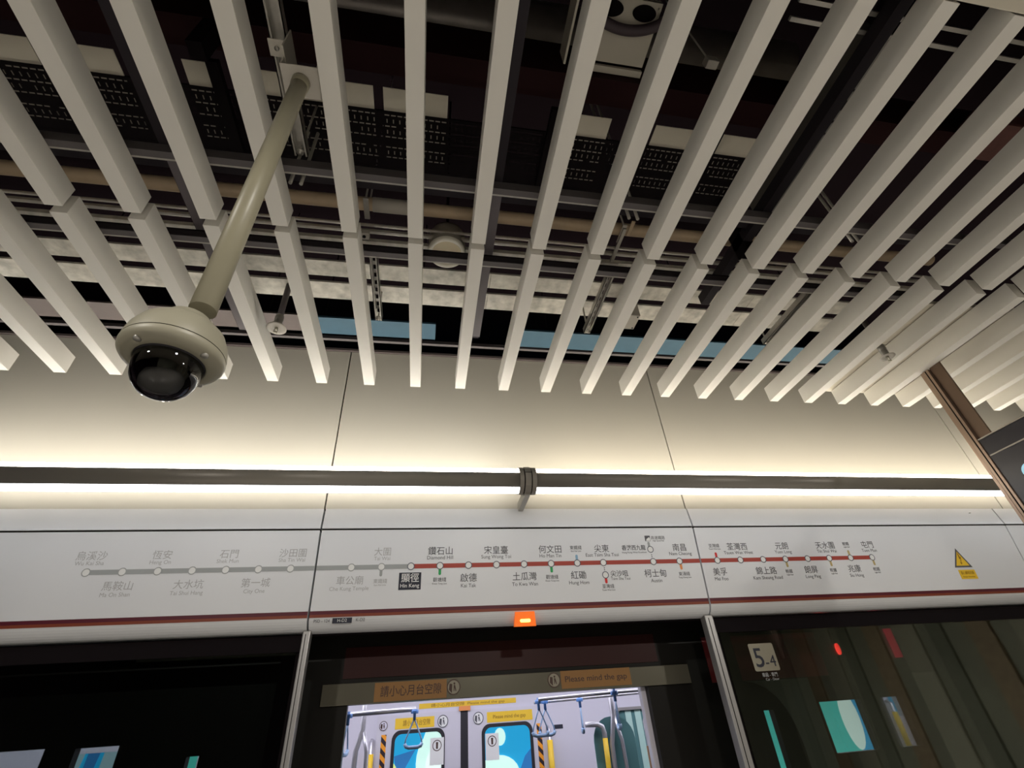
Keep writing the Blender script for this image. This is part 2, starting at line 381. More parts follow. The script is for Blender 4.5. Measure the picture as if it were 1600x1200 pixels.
# junction box
t = thing('junction_box', 'small white junction box between the slats right of centre', 'junction box', (1.13, 2.1, 3.7))
obj('box', bx(B(), 1.16, 1.30, 2.07, 2.20, 3.70, 3.80, .004), 'sleeve', t)
for dx, dy in ((.015, .015), (.125, .015), (.015, .115), (.125, .115)): obj('screw', lathe(B(), [(0, -.003), (.005, -.003), (.005, 0)], (1.16 + dx, 2.07 + dy, 3.70), 8), 'darksteel', t)
# small fixings by the pipe
bm = B(); bx(bm, -.395, -.345, 1.625, 1.665, 3.70, 3.73, .003); t = tag(obj('beam_clamp', bm, 'sleeve'), 'small white clamp beside the white pipe sleeve', 'clamp', 'small clamps')
obj('bolt', lathe(B(), [(0, -.004), (.009, -.004), (.009, 0)], (-.37, 1.645, 3.70), 10), 'black', t)
t = thing('drop_bracket', 'bent steel bracket crossing the tan pipe right of centre', 'bracket', (.98, 1.5, 3.7))
obj('arm', bx(B(), .96, .978, 1.45, 1.70, 3.70, 3.712), 'galv2', t)
obj('foot', bx(B(), .80, 1.0, 1.66, 1.685, 3.675, 3.69), 'galv2', t)
obj('cap', bx(B(), .99, 1.01, 1.40, 1.49, 3.70, 3.71, .004), 'tan', t, 'yellowish cap')
# black hanger piece at the right
tag(obj('hanger_plate', bx(B(), 1.62, 1.68, 1.42, 1.50, 3.60, 4.05), 'black'), 'short black hanger plate at the slat joints, right of centre', 'hanger')
tag(obj('hanger_plate', bx(B(), -1.02, -.96, .93, 1.0, 3.9, 4.14), 'black'), 'short black tube hanger below the cover plates at left', 'hanger')
# lettered duct
t = thing('lettered_duct', 'grey rectangular duct with stencilled black letters between the right slats', 'duct', (1.9, .9, 4.0))
obj('duct', bx(B(), 1.83, 1.96, .55, 1.45, 4.0, 4.2, .004), 'silver', t)
mx = Matrix(((0, -1, 0, 0), (-1, 0, 0, 0), (0, 0, -1, 0), (0, 0, 0, 1)))   # seen from below, reading towards the platform
def down_text(bm, body, size, x, y, z):
    mm = Matrix.Translation((x, y, z)) @ Matrix(((0, 1, 0, 0), (1, 0, 0, 0), (0, 0, -1, 0), (0, 0, 0, 1)))
    mm2 = Matrix.Translation((x, y, z)) @ Matrix(((0, -1, 0, 0), (-1, 0, 0, 0), (0, 0, -1, 0), (0, 0, 0, 1)))
    text_into(bm, body, size, 0, 0, mm2)
bm = B(); down_text(bm, 'N L P', .115, 1.95, .85, 4.0); obj('stencil', bm, 'black', t, 'black stencilled letters')
tag(obj('dark_duct', bx(B(), 2.02, 2.16, .4, 1.6, 4.0, 4.3), 'darksteel'), 'black duct beside the lettered duct', 'duct')
# fan coil box with hose at the top
t = thing('fan_coil_unit', 'cream metal box unit with corrugated hose high above the slats', 'air unit', (.75, .8, 4.2))
bm = B(); bx(bm, .60, .955, .62, .88, 4.2, 4.24, .003); obj('casing', bm, 'cream', t)
obj('front_rail', bx(B(), .60, .96, .895, .925, 4.195, 4.22, .003), 'cream', t)
obj('side_flange', bx(B(), .555, .565, .55, .90, 4.16, 4.30), 'cream', t)
pts = [(.80 + .20 * math.cos(a), .60 + .125 * math.sin(a), 4.15) for a in [math.radians(5 * k) for k in range(-4, 40)]]
for x in (.725, .88): obj('duct_opening', poly(B(), circ(x, .665, .055, 24, .032), 4.192, 4.199), 'black', t, 'dark round opening')
rs = [.036 + .004 * (k % 2) for k in range(0, 5 * len(pts))]
fine = []
for p, q in zip(pts, pts[1:]):
    for k in range(5): fine.append(tuple(p[i] + (q[i] - p[i]) * k / 5 for i in range(3)))
obj('hose', tube(B(), fine, .024, 12, rs=[q * .6 for q in rs[:len(fine)]]), 'hose', t, 'dark corrugated hose')
bm = B(); rod_up(bm, .62, .64, 4.2); rod_up(bm, .94, .64, 4.2); obj('hanger_rod', bm, 'black', t)
# small odds and ends seen far up
bm = bx(B(), 1.27, 1.33, .80, .84, 4.2, 4.26, .006); rod_up(bm, 1.3, .82, 4.25)
tag(obj('pipe_clamp', bm, 'sleeve'), 'small white clamp on the dark duct upper right', 'clamp', 'small clamps')
t = thing('red_tank', 'faded red box glimpsed between the far right slats', 'box', (3.05, .9, 4.05))
obj('body', bx(B(), 2.85, 3.25, .82, 1.02, 4.05, 4.2, .02), mat('faded_red', (.13, .05, .045), .6, noise=.3), t)
for y in (.42, .48):
    tag(obj('side_conduit', bx(B(), 1.3, 3.8, y, y + .015, 3.75, 3.765), 'galv2'), ('nearer' if y < .45 else 'farther') + ' pale conduit across the upper right slat ends', 'conduit', 'pale conduits at the upper right')
# cross cable tray under black void, extra dim pipes
tag(obj('cable_ladder', bx(B(), WX0, 3.0, 1.29, 1.37, 3.70, 3.74), 'darksteel'), 'dark cable ladder behind the near carrier rail', 'cable ladder')

# ================================================================== DOME CAMERA
PX, PY = -.497, .85
t = thing('dome_camera', 'beige dome security camera hanging on a long pole below the slats', 'security camera', (PX, PY, 2.27))
c = (PX - .018, PY, 0)
def dz(p): return [(rr * .81, 2.262 + (z - 2.2895) * (.86 if z > 2.2895 else .81)) for rr, z in p]
obj('housing', lathe(B(), dz([(0, 2.402), (.045, 2.402), (.052, 2.398), (.056, 2.385), (.060, 2.378), (.078, 2.370), (.098, 2.350), (.111, 2.322), (.115, 2.300), (.1155, 2.2895)]), c, 64), 'camwhite', t)
obj('seam_ring', lathe(B(), dz([(.1145, 2.290), (.1145, 2.2865)]), c, 64), 'gap', t, 'dark seam')
obj('bezel', lathe(B(), dz([(.1158, 2.287), (.1165, 2.283), (.115, 2.274), (.109, 2.266), (.094, 2.259), (.080, 2.256), (.0775, 2.258), (.0765, 2.275)]), c, 64), 'camwhite', t)
obj('bubble', lathe(B(), dz([(.0745, 2.272), (.0745, 2.245), (.073, 2.228), (.068, 2.207), (.058, 2.188), (.043, 2.174), (.024, 2.166), (0, 2.1635)]), c, 64), 'bubble', t, 'dark clear bubble')
obj('bubble_gasket', lathe(B(), dz([(.0765, 2.262), (.0748, 2.254), (.0745, 2.27)]), c, 64), 'rubber', t)
obj('lens_block', lathe(B(), dz([(.066, 2.272), (.066, 2.24), (.062, 2.222), (.050, 2.200), (.03, 2.187), (0, 2.183)]), c, 40), 'black', t)
for a in (-112, -22, 68, 158):
    bm = B(); x = c[0] + .0775 * math.cos(math.radians(a)); y = PY + .0775 * math.sin(math.radians(a)); z = 2.2375
    lathe(bm, [(0, -.003), (.004, -.003), (.007, -.0015), (.0072, .004)], (x, y, z), 14)
    obj('screw', bm, 'silver', t, 'grey screw')
obj('pole', tube(B(), [(PX, PY, 2.385), (PX, PY, 3.505)], .0275, 32), 'pole', t)
obj('pole_collar', lathe(B(), [(.0275, 3.465), (.03, 3.467), (.031, 3.50), (.0275, 3.503)], (PX, PY, 0), 32), 'pole', t)

bm = B(); bx(bm, PX - .062, PX + .062, PY - .052, PY + .055, 3.503, 3.509, .002)
bx(bm, PX - .062, PX - .057, PY - .05, PY + .05, 3.508, 3.60); bx(bm, PX + .057, PX + .062, PY - .05, PY + .05, 3.508, 3.60)
bx(bm, PX - .062, PX + .062, PY + .05, PY + .055, 3.508, 3.60)
obj('mount_box', bm, 'sleeve', t)
bm = B(); bx(bm, PX - .115, PX - .055, PY - .085, PY - .03, 3.60, 3.606, .002); bx(bm, PX - .06, PX - .055, PY - .085, PY + .05, 3.56, 3.70)
obj('clamp_plate', bm, 'sleeve', t)
obj('clamp_bolt', lathe(B(), [(0, -.006), (.008, -.006), (.008, .0)], (PX - .088, PY - .058, 3.60), 12), 'silver', t)

# ================================================================== SPRINKLERS
def sprinkler(x, y, z, r, lab, top=3.85):
    t = thing('sprinkler', lab, 'sprinkler', (x, y, z), 'pendent sprinklers')
    obj('drop_pipe', tube(B(), [(x, y, z + .06), (x, y, top)], .017, 14), 'purple' if x < 0 else 'brown', t)
    obj('reducer', lathe(B(), [(.012, .012), (.020, .02), (.022, .05), (.018, .055), (.023, .06), (.023, .09), (.017, .10)], (x, y, z), 20), 'silver', t)
    obj('escutcheon', lathe(B(), [(.012, .012), (r * .6, .010), (r, .003), (r * 1.01, .0), (r * .7, .004), (.0, .006)], (x, y, z), 28), 'sleeve', t, 'pale round cover disc')
    bm = B(); lathe(bm, [(0, .004), (.009, .004), (.008, -.008), (0, -.008)], (x, y, z), 12)
    for s in (-1, 1): tube(bm, [(x + s * .008, y, z - .006), (x + s * .010, y, z - .018), (x + s * .003, y, z - .028)], .0018, 6)
    lathe(bm, [(0, -.027), (.011, -.028), (.011, -.031), (0, -.032)], (x, y, z), 12)
    obj('sprinkler_head', bm, 'sensor', t)
sprinkler(-.862, 2.165, 3.50, .052, 'pendent sprinkler with pale disc right of the dome camera')
sprinkler(2.90, 2.00, 3.41, .044, 'pendent sprinkler with pale disc left of the bronze sign hanger')

# ================================================================== BRONZE HANGER AND SIGN
t = thing('sign_hanger', 'bronze hanger post with copper trim at the right edge', 'sign post', (3.434, 2.2, 2.3))
bm = B(); bx(bm, 3.42, 3.455, 2.175, 2.215, 2.0, 3.475, .003); obj('post', bm, 'copper', t)
obj('groove', bx(B(), 3.4185, 3.4205, 2.192, 2.199, 2.0, 3.47), 'gap', t)
obj('back_post', bx(B(), 3.425, 3.45, 2.217, 2.238, 2.0, 3.475, .003), 'copper', t)
obj('hanger_panel', bx(B(), 3.439, 3.453, 2.095, 2.173, 2.915, 3.63, .002), 'bronze', t, 'flat brown bronze panel')
t = thing('hanging_sign', 'dark hanging sign with pale blue disc, cut by the right edge', 'sign', (3.434, 1.6, 2.45))
obj('board', bx(B(), 3.424, 3.454, 1.15, 2.172, 2.40, 2.905, .003), 'signface', t)
obj('top_rail', bx(B(), 3.420, 3.456, 1.15, 2.172, 2.905, 2.913), 'signframe', t)
obj('divider', bx(B(), 3.4205, 3.424, 1.15, 2.168, 2.793, 2.801), 'signframe', t, 'pale divider strip')
bm = B(); mxs = Matrix(((0, 0, -1, 3.4225), (-1, 0, 0, 2.03), (0, 1, 0, 2.634), (0, 0, 0, 1)))
poly(bm, circ(0, 0, .045), 0, .001, mxs); obj('disc', bm, 'signblue', t, 'pale blue disc')

# ================================================================== LIGHT TUBES ALONG THE WALL
TY, TZ, TR = 3.13, 3.04, .088
def arc(a0, a1, r, n): return [(TY - r * math.sin(math.radians(a0 + (a1 - a0) * k / n)), TZ + r * math.cos(math.radians(a0 + (a1 - a0) * k / n))) for k in range(n + 1)]
def light_tube(x0, x1, lab, upper):
    t = thing('light_tube', lab, 'light', ((x0 + x1) / 2, TY, TZ), 'long tube lights along the wall')
    def shell(a0, a1, r, mt, name, th=.003, n=20, label=None):
        bm = B(); p = arc(a0, a1, r, n); q = arc(a0, a1, r - th, n)
        prism(bm, p + q[::-1], x0, x1, True); return obj(name, bm, mt, t, label)
    shell(72, 142, TR, 'tubecover', 'housing')
    shell(196, 288, TR, 'tubecover', 'housing')
    shell(-72, 72, TR - .001, upper, 'upper_lens', label='glowing upper lens')
    shell(142, 196, TR - .001, 'led2', 'lower_lens', label='glowing lower lens')
    for x in (x0, x1):
        s = -1 if x == x0 else 1
        bm = B(); prism(bm, arc(0, 360, TR - .004, 40)[:-1], x - s * .012, x - s * .002); obj('end_cap', bm, 'bracket', t)
light_tube(-3.55, .640, 'long glowing tube light along the wall, left of the clamp bracket', 'led')
light_tube(.752, 6.4, 'long glowing tube light along the wall, right of the clamp bracket', 'ledw')
t = thing('tube_bracket', 'grey clamp bracket joining the two tube lights on the wall', 'bracket', (.695, 3.37, 2.95))
for x0, x1 in ((.636, .666), (.725, .756)):
    bm = B(); o_ = arc(0, 360, TR + .008, 40)[:-1]; prism(bm, o_, x0, x1, False); obj('collar', bm, 'bracket', t)
bm = B(); prism(bm, arc(0, 360, TR + .0, 40)[:-1], .666, .725); obj('inner_hub', bm, 'gap', t)
# clamp strap with flat facets
bm = B(); pr_ = [(TY - (TR + .012) * math.sin(math.radians(a)), TZ + (TR + .012) * math.cos(math.radians(a))) for a in (0, 26, 52, 78, 104, 130, 156, 180, 206, 232, 258, 284, 310, 335)]
prism(bm, pr_, .674, .717); obj('strap', bm, 'bracket', t)
obj('strap_joint', bx(B(), .6735, .7175, TY - TR - .0125, TY - TR - .008, TZ + .022, TZ + .025), 'gap', t)
bm = B(); prism(bm, [(TY + .0, TZ - TR + .01), (TY - .01, TZ - TR - .022), (3.415, 2.925), (3.415, 2.99), (TY + .08, TZ - .05)], .677, .714); obj('arm', bm, 'bracketlight', t, 'pale grey arm to the wall')
# unseen fill lamps added in the soffit behind the viewer
for i, x in enumerate((-2.5, 1.0, 4.5)):
    t = thing('downlight', ('left', 'middle', 'right')[i] + ' recessed downlight in the plain soffit behind the viewer', 'downlight', (x, -1.1, 3.47), 'recessed hall downlights')
    obj('rim', ring(B(), circ(0, 0, .13), circ(0, 0, .11), 3.465, 3.48, Matrix.Translation((x, -1.1, 0))), 'sleeve', t)
    ld = bpy.data.lights.new('fill_lamp_light', 'AREA'); ld.shape = 'DISK'; ld.size = .22; ld.energy = FILL; ld.color = (1, .95, .86)
    lo = bpy.data.objects.new('lamp', ld); C.objects.link(lo); lo.location = (0, 0, -.012); lo.parent = t

# ================================================================== FASCIA WITH THE ROUTE MAP
P0 = Vector((0, 3.39, 2.79)); Dn = Vector((0, .06, -.52)).normalized(); Nf = Vector((0, Dn.z, -Dn.y))
F = Matrix(((1, 0, 0, P0.x), (0, -Dn.y, Nf.y, P0.y), (0, -Dn.z, Nf.z, P0.z), (0, 0, 0, 1)))   # local x, up, out of the face
def fp(s, off=0): p = P0 + Dn * s + Nf * off; return (p.y, p.z)
def fascia(x0, x1, lab):
    t = thing('screen_fascia', lab, 'fascia panel', ((x0 + x1) / 2, 3.45, 2.17), 'fascia panels over the screen doors')
    g = .006
    prof = [fp(.003), fp(.50), fp(.535)]
    # rounded underside
    e = P0 + Dn * .54
    for k in range(1, 8):
        a = math.radians(12 * k)
        prof.append((e.y + .07 * (1 - math.cos(a)) + .004 * k, e.z - .075 * math.sin(a)))
    prof += [(3.60, prof[-1][1] - .001), (3.60, 2.787)]
    bm = prism(B(), prof, x0 + g, x1 - g); obj('panel', bm, 'fascia', t)
    bm = prism(B(), [(3.407, 2.945), (3.388, 2.800), (3.60, 2.800), (3.60, 2.945)], x0 + g, x1 - g); obj('top_cover', bm, 'fascia', t)
    obj('joint', bx(B(), x0 + g, x1 - g, 3.40, 3.59, 2.786, 2.801), 'gap', t)
    bm = B(); poly(bm, [(x0 + g, -.523), (x1 - g, -.523), (x1 - g, -.502), (x0 + g, -.502)], .0002, .0012, F); obj('stripe', bm, 'stripe1', t, 'dark maroon stripe')
    bm = B(); poly(bm, [(x0 + g, -.540), (x1 - g, -.540), (x1 - g, -.523), (x0 + g, -.523)], .0002, .0012, F); obj('stripe', bm, 'stripe2', t, 'rust red stripe')
    return t
fL = fascia(-3.65, -.695, 'white fascia with the greyed out part of the route map, left')
fC = fascia(-.695, 2.035, 'white fascia with the red route line and boxed station name, centre')
fR = fascia(2.035, 4.98, 'white fascia with end of the red route line and warning triangle')
fX = fascia(4.98, 7.9, 'plain white fascia beyond the last joint at the far right')
struct('trim_3', bx(B(), WX0, WX1, 3.602, 3.612, 2.20, 2.93), 'gap', 'dark backing behind the fascia joints')
LS = .2455
def line(t, x0, x1, mt):
    bm = B(); poly(bm, [(x0, -LS - .0145), (x1, -LS - .0145), (x1, -LS + .0145), (x0, -LS + .0145)], .0003, .0010, F); obj('route_line', bm, mt, t)
def dot(t, x, s=LS, ringmat='dotring'):
    bm = B(); ring(bm, circ(x, -s, .0245), circ(x, -s, .019), .0012, .0022, F); o = obj('station_ring', bm, ringmat, t)
    bm = B(); poly(bm, circ(x, -s, .0195), .0012, .0018, F); obj('station_dot', bm, 'white', t)
def stub(t, x, s0, s1, mt):
    bm = B(); poly(bm, rrect(x - .009, x + .009, -s1, -s0, .0085), .0008, .0011, F); obj('line_stub', bm, mt, t)
def name(t, x, cn, en, up, mt, cs=.0580, es=.0335, w=None):
    bm = B()
    b = .0002 if mt == 'ink' else 0
    if up: text_into(bm, cn, cs, x, -.169, F, bold=b); text_into(bm, en, es, x, -.203, F)
    else: text_into(bm, cn, cs, x, -.347, F, bold=b); text_into(bm, en, es, x, -.386, F)
    obj('station_name', bm, mt, t)
def small(t, x, s, cn, en, mt='ink', cs=.030, es=.0145):
    bm = B(); text_into(bm, cn, cs, x, -s, F); text_into(bm, en, es, x, -s - .018, F); obj('line_name', bm, mt, t)
G = 'inkgrey'
line(fL, -2.02, -.701, 'grey'); 
for x, cn, en, up in ((-2.02, '烏溪沙', 'Wu Kai Sha', 1), (-1.823, '馬鞍山', 'Ma On Shan', 0), (-1.626, '恆安', 'Heng On', 1), (-1.43, '大水坑', 'Tai Shui Hang', 0),
                      (-1.236, '石門', 'Shek Mun', 1), (-1.042, '第一城', 'City One', 0), (-.848, '沙田圍', 'Sha Tin Wai', 1)):
    dot(fL, x, ringmat='grey'); name(fL, x, cn, en, up, G)
line(fC, -.689, -.083, 'grey'); line(fC, -.083, 2.029, 'red')
for x, cn, en, up, mt in ((-.469, '車公廟', 'Che Kung Temple', 0, G), (-.276, '大圍', 'Tai Wai', 1, G), (.111, '鑽石山', 'Diamond Hill', 1, 'ink'), (.305, '啟德', 'Kai Tak', 0, 'ink'),
                          (.499, '宋皇臺', 'Sung Wong Toi', 1, 'ink'), (.694, '土瓜灣', 'To Kwa Wan', 0, 'ink'), (.889, '何文田', 'Ho Man Tin', 1, 'ink'), (1.081, '紅磡', 'Hung Hom', 0, 'ink'),
                          (1.276, '尖東', 'East Tsim Sha Tsui', 1, 'ink'), (1.660, '柯士甸', 'Austin', 0, 'ink'), (1.867, '南昌', 'Nam Cheong', 1, 'ink')):
    dot(fC, x, ringmat='grey' if mt == G else 'dotring'); name(fC, x + (.02 if en == 'Nam Cheong' else 0), cn, en, up, mt)
dot(fC, -.083)
bm = B(); poly(bm, [(-.157, -.392), (-.012, -.392), (-.012, -.285), (-.157, -.285)], .0003, .0012, F); obj('station_box', bm, 'boxink', fC, 'dark box round the current station')
bm = B(); text_into(bm, '顯徑', .060, -.084, -.340, F, z=.0016, bold=.0003); text_into(bm, 'Hin Keng', .033, -.084, -.377, F, z=.0016, bold=.0002); obj('station_name', bm, 'white', fC, 'white lettering in the dark box')
stub(fC, -.276, .26, .305, 'grey'); small(fC, -.276, .345, '東鐵綫', 'East Rail Line', G)
stub(fC, .111, .26, .305, 'green'); small(fC, .111, .345, '觀塘綫', 'Kwun Tong Line')
stub(fC, .889, .26, .305, 'green'); small(fC, .889, .345, '觀塘綫', 'Kwun Tong Line')
stub(fC, 1.081, .188, .235, 'lblue'); small(fC, 1.081, .150, '東鐵綫', 'East Rail Line')
stub(fC, 1.28, .34, .385, 'redink'); dot(fC, 1.28, .329); small(fC, 1.29, .415, '荃灣綫', 'Tsuen Wan Line')
bm = B(); poly(bm, circ(1.278, -.282, .004), .0005, .001, F); poly(bm, circ(1.278, -.295, .004), .0005, .001, F); poly(bm, circ(1.656, -.198, .004), .0005, .001, F); poly(bm, circ(1.656, -.211, .004), .0005, .001, F); obj('transfer_dots', bm, 'ink', fC)
bm = B(); text_into(bm, '尖沙咀', .045, 1.385, -.338, F, bold=.0004); text_into(bm, 'Tsim Sha Tsui', .026, 1.39, -.364, F); obj('station_name', bm, 'ink', fC)
stub(fC, 1.648, .105, .15, 'grey'); dot(fC, 1.654, .159)
bm = B(); text_into(bm, '香港西九龍', .040, 1.525, -.160, F, width=.185, bold=.0004); text_into(bm, 'Hong Kong West Kowloon', .0175, 1.525, -.184, F, width=.19); obj('station_name', bm, 'ink', fC)
bm = B(); poly(bm, [(1.625, -.10), (1.667, -.10), (1.667, -.06), (1.625, -.06)], .0003, .0009, F); o = obj('rail_icon', bm, 'ink', fC)
bm = B(); poly(bm, [(1.632, -.098), (1.665, -.098), (1.665, -.076), (1.655, -.072), (1.645, -.080), (1.638, -.083)], .0010, .0013, F); obj('icon_shape', bm, 'white', fC)
bm = B(); text_into(bm, '高速鐵路', .0285, 1.73, -.086, F); text_into(bm, 'High Speed Rail', .0145, 1.73, -.102, F); obj('line_name', bm, 'ink', fC)
stub(fC, 1.871, .26, .305, 'orange'); small(fC, 1.885, .345, '東涌綫', 'Tung Chung Line')
bm = B(); text_into(bm, 'PSD - 124', .026, -.612, -.568, F, width=.095); text_into(bm, 'K-D2', .026, -.378, -.568, F); obj('door_number', bm, 'ink', fC)

line(fR, 2.041, 3.519, 'red')
for x, cn, en, up in ((2.173, '美孚', 'Mei Foo', 0), (2.364, '荃灣西', 'Tsuen Wan West', 1), (2.555, None, None, 0), (2.746, '元朗', 'Yuen Long', 1), (2.939, '朗屏', 'Long Ping', 0),
                      (3.131, '天水圍', 'Tin Shui Wai', 1), (3.323, '兆康', 'Siu Hong', 0), (3.519, '屯門', 'Tuen Mun', 1)):
    dot(fR, x)
    if cn: name(fR, x, cn, en, up, 'ink')
name(fR, 2.555, '錦上路', 'Kam Sheung Road', 0, 'ink')
stub(fR, 2.173, .188, .235, 'redink'); small(fR, 2.173, .150, '荃灣綫', 'Tsuen Wan Line')
for x, dn in ((2.746, 1), (3.131, 1), (3.323, 0), (3.519, 1)):
    if dn: stub(fR, x, .26, .305, 'sand'); small(fR, x, .345, '輕鐵', 'Light Rail')
    else: stub(fR, x, .188, .235, 'sand'); small(fR, x, .150, '輕鐵', 'Light Rail')
# warning triangle and plate
def tri(x, s, h, r=.0): return [(x - h * .577, -s - h * .5), (x + h * .577, -s - h * .5), (x, -s + h * .5)]
bm = B(); poly(bm, tri(4.345, .262, .150), .0003, .0010, F); obj('warning_triangle', bm, 'ink', fR, 'black edge of the warning triangle')
bm = B(); poly(bm, tri(4.345, .268, .112), .0011, .0014, F); obj('warning_triangle', bm, 'yellow', fR, 'yellow face of the warning triangle')
bm = B(); poly(bm, [(4.348, -.228), (4.352, -.258), (4.362, -.252), (4.343, -.300), (4.350, -.300), (4.338, -.316), (4.330, -.298), (4.337, -.299), (4.349, -.268), (4.338, -.274), (4.341, -.228)], .0015, .0018, F); obj('warning_bolt', bm, 'yink', fR)
bm = B(); poly(bm, [(4.275, -.425), (4.435, -.425), (4.435, -.355), (4.275, -.355)], .0003, .0010, F); obj('warning_plate', bm, 'yellow', fR, 'yellow plate under the triangle')
bm = B(); text_into(bm, '當心觸電危險', .026, 4.355, -.388, F, z=.0012, width=.125); text_into(bm, 'Danger Electricity', .014, 4.355, -.412, F, z=.0012, width=.115); obj('warning_text', bm, 'yink', fR)
bm = B(); lathe(bm, [(0, 0), (.008, 0), (.008, .003)], (4.70, 3.398, 2.90), 12); obj('lock', bm, 'silver', fR)
# small dark tag between the door numbers
bm = B(); poly(bm, [(-.548, -.576), (-.430, -.576), (-.430, -.545), (-.548, -.545)], .0003, .0009, F); obj('number_tag', bm, 'boxink', fC, 'dark blue number tag')
bm = B(); text_into(bm, 'H-D2', .026, -.489, -.568, F, z=.0013); obj('door_number', bm, 'white', fC)
# amber lamp
t = thing('warning_lamp', 'glowing orange warning lamp under the middle of the fascia', 'lamp', (.68, 3.44, 2.2))
bm = B(); poly(bm, [(.608, -.635), (.752, -.635), (.745, -.548), (.615, -.548)], -.03, .012, F); obj('lens', bm, 'amber', t)
bm = B(); poly(bm, rrect(.645, .715, -.612, -.592, .009), .012, .0135, F); obj('led', bm, 'amberhot', t)

# ================================================================== SCREENS BELOW THE FASCIA
def post(x, w, lab):
    t = thing('screen_post', lab, 'post', (x, 3.5, 0), 'posts beside the open screen door')
    obj('post', bx(B(), x - w / 2, x + w / 2, 3.49, 3.56, 0, 2.19, .006), 'post', t)
    obj('groove', bx(B(), x - w * .12, x - w * .04, 3.4885, 3.4895, 0, 2.17), 'gap', t)
post(-.697, .046, 'silver upright post left of the open screen door')
post(2.02, .062, 'silver upright post right of the open screen door')
def screen(x0, x1, lab):
    t = thing('glass_screen', lab, 'glass screen', ((x0 + x1) / 2, 3.52, 0), 'glass screens beside the open door')
    obj('glass', bx(B(), x0 + .02, x1 - .02, 3.505, 3.515, .10, 2.08), 'glass', t)
    bm = B(); bx(bm, x0, x1, 3.50, 3.545, 2.075, 2.165); bx(bm, x0, x1, 3.50, 3.545, 0, .10)
    bx(bm, x0, x0 + .10, 3.517, 3.545, .1, 2.075); bx(bm, x1 - .10, x1, 3.517, 3.545, .1, 2.075); obj('frame', bm, 'black', t)
    return t
sl = screen(-3.60, -.722, 'dark glass platform screen left of the open door')
sr = screen(2.055, 4.95, 'dark reflective glass platform screen right of the open door')
sx = screen(5.0, 7.9, 'dark glass platform screen at the far right corner')
struct('trim_4', bx(B(), WX0, WX1, 3.56, 3.60, 2.17, 2.21), 'black', 'black head channel over the screen doors')
# sticker 5-4
WG = Matrix(((1, 0, 0, 0), (0, 0, -1, 3.504), (0, 1, 0, 0), (0, 0, 0, 1)))
bm = B(); poly(bm, rrect(2.262, 2.452, 1.828, 1.995, .012), .0002, .001, WG); st = obj('door_number_sticker', bm, 'beige', sr, 'grey sticker reading 5-4')
bm = B(); text_into(bm, '5', .165, 2.317, 1.853, WG, z=.0015, bold=.001); text_into(bm, '-', .10, 2.37, 1.85, WG, z=.0015); text_into(bm, '4', .098, 2.415, 1.853, WG, z=.0015); o = obj('door_number', bm, 'boxink', st)
bm = B(); text_into(bm, '車廂 - 車門', .028, 2.36, 1.795, WG, z=.001, width=.115); text_into(bm, 'Car - Door', .022, 2.37, 1.772, WG, z=.001, width=.10); obj('sticker_caption', bm, 'inkgrey', sr)

# ================================================================== TRAIN
T = thing('train', 'train standing at the platform with its door open', 'train', (.6, 5.3, -.9))
TYS = 3.90
def wins(bm, x0, x1, y0, y1, z0, z1, holes):
    """wall slab with rectangular openings (x ranges), each from hz0 to hz1"""
    xs = x0
    for a, b, c, d in sorted(holes):
        bx(bm, xs, a, y0, y1, z0, z1); bx(bm, a, b, y0, y1, z0, c)
        if d < z1: bx(bm, a, b, y0, y1, d, z1)
        xs = b
    bx(bm, xs, x1, y0, y1, z0, z1); return bm
near = [(-3.3, -2.12, .9, 1.69), (-1.96, -1.73, .9, 1.68), (-1.345, -1.275, .9, 1.60), (-.45, 1.635, .05, 1.806), (2.485, 2.565, 1.25, 1.61), (2.955, 3.31, 1.33, 1.636), (3.505, 3.68, 1.33, 1.636), (5.0, 5.9, .9, 1.6)]
obj('near_side', wins(B(), -6, 9, TYS, TYS + .06, -.9, 2.6, near), 'trainside', T)
obj('red_band', bx(B(), 2.14, 3.12, TYS - .006, TYS - .001, 1.80, 2.10), 'trainred', T, 'dark red band')
obj('red_band', bx(B(), -.5, 1.75, TYS - .006, TYS - .001, 1.955, 2.14), 'traindark', T, 'dark red band')
obj('door_lintel', bx(B(), -.62, 1.97, TYS - .02, TYS - .001, 1.806, 1.928, .004), 'lintel', T)
WT = Matrix(((1, 0, 0, 0), (0, 0, -1, TYS - .021), (0, 1, 0, 0), (0, 0, 0, 1)))
bm = B(); poly(bm, [(-.285, 1.813), (.19, 1.813), (.19, 1.921), (-.285, 1.921)], 0, .001, WT); a = obj('gap_sticker', bm, 'sticker', T, 'left orange mind the gap sticker')
bm = B(); text_into(bm, '請小心月台空隙', .066, -.045, 1.845, WT, z=.0015, width=.40, bold=.0005); obj('lettering', bm, 'stickerink', a)
bm = B(); poly(bm, [(.99, 1.82), (1.51, 1.82), (1.51, 1.928), (.99, 1.928)], 0, .001, WT); a = obj('gap_sticker', bm, 'sticker', T, 'right orange mind the gap sticker')
bm = B(); text_into(bm, 'Please mind the gap', .05, 1.25, 1.86, WT, z=.0015, width=.46, bold=.0005); obj('lettering', bm, 'stickerink', a)
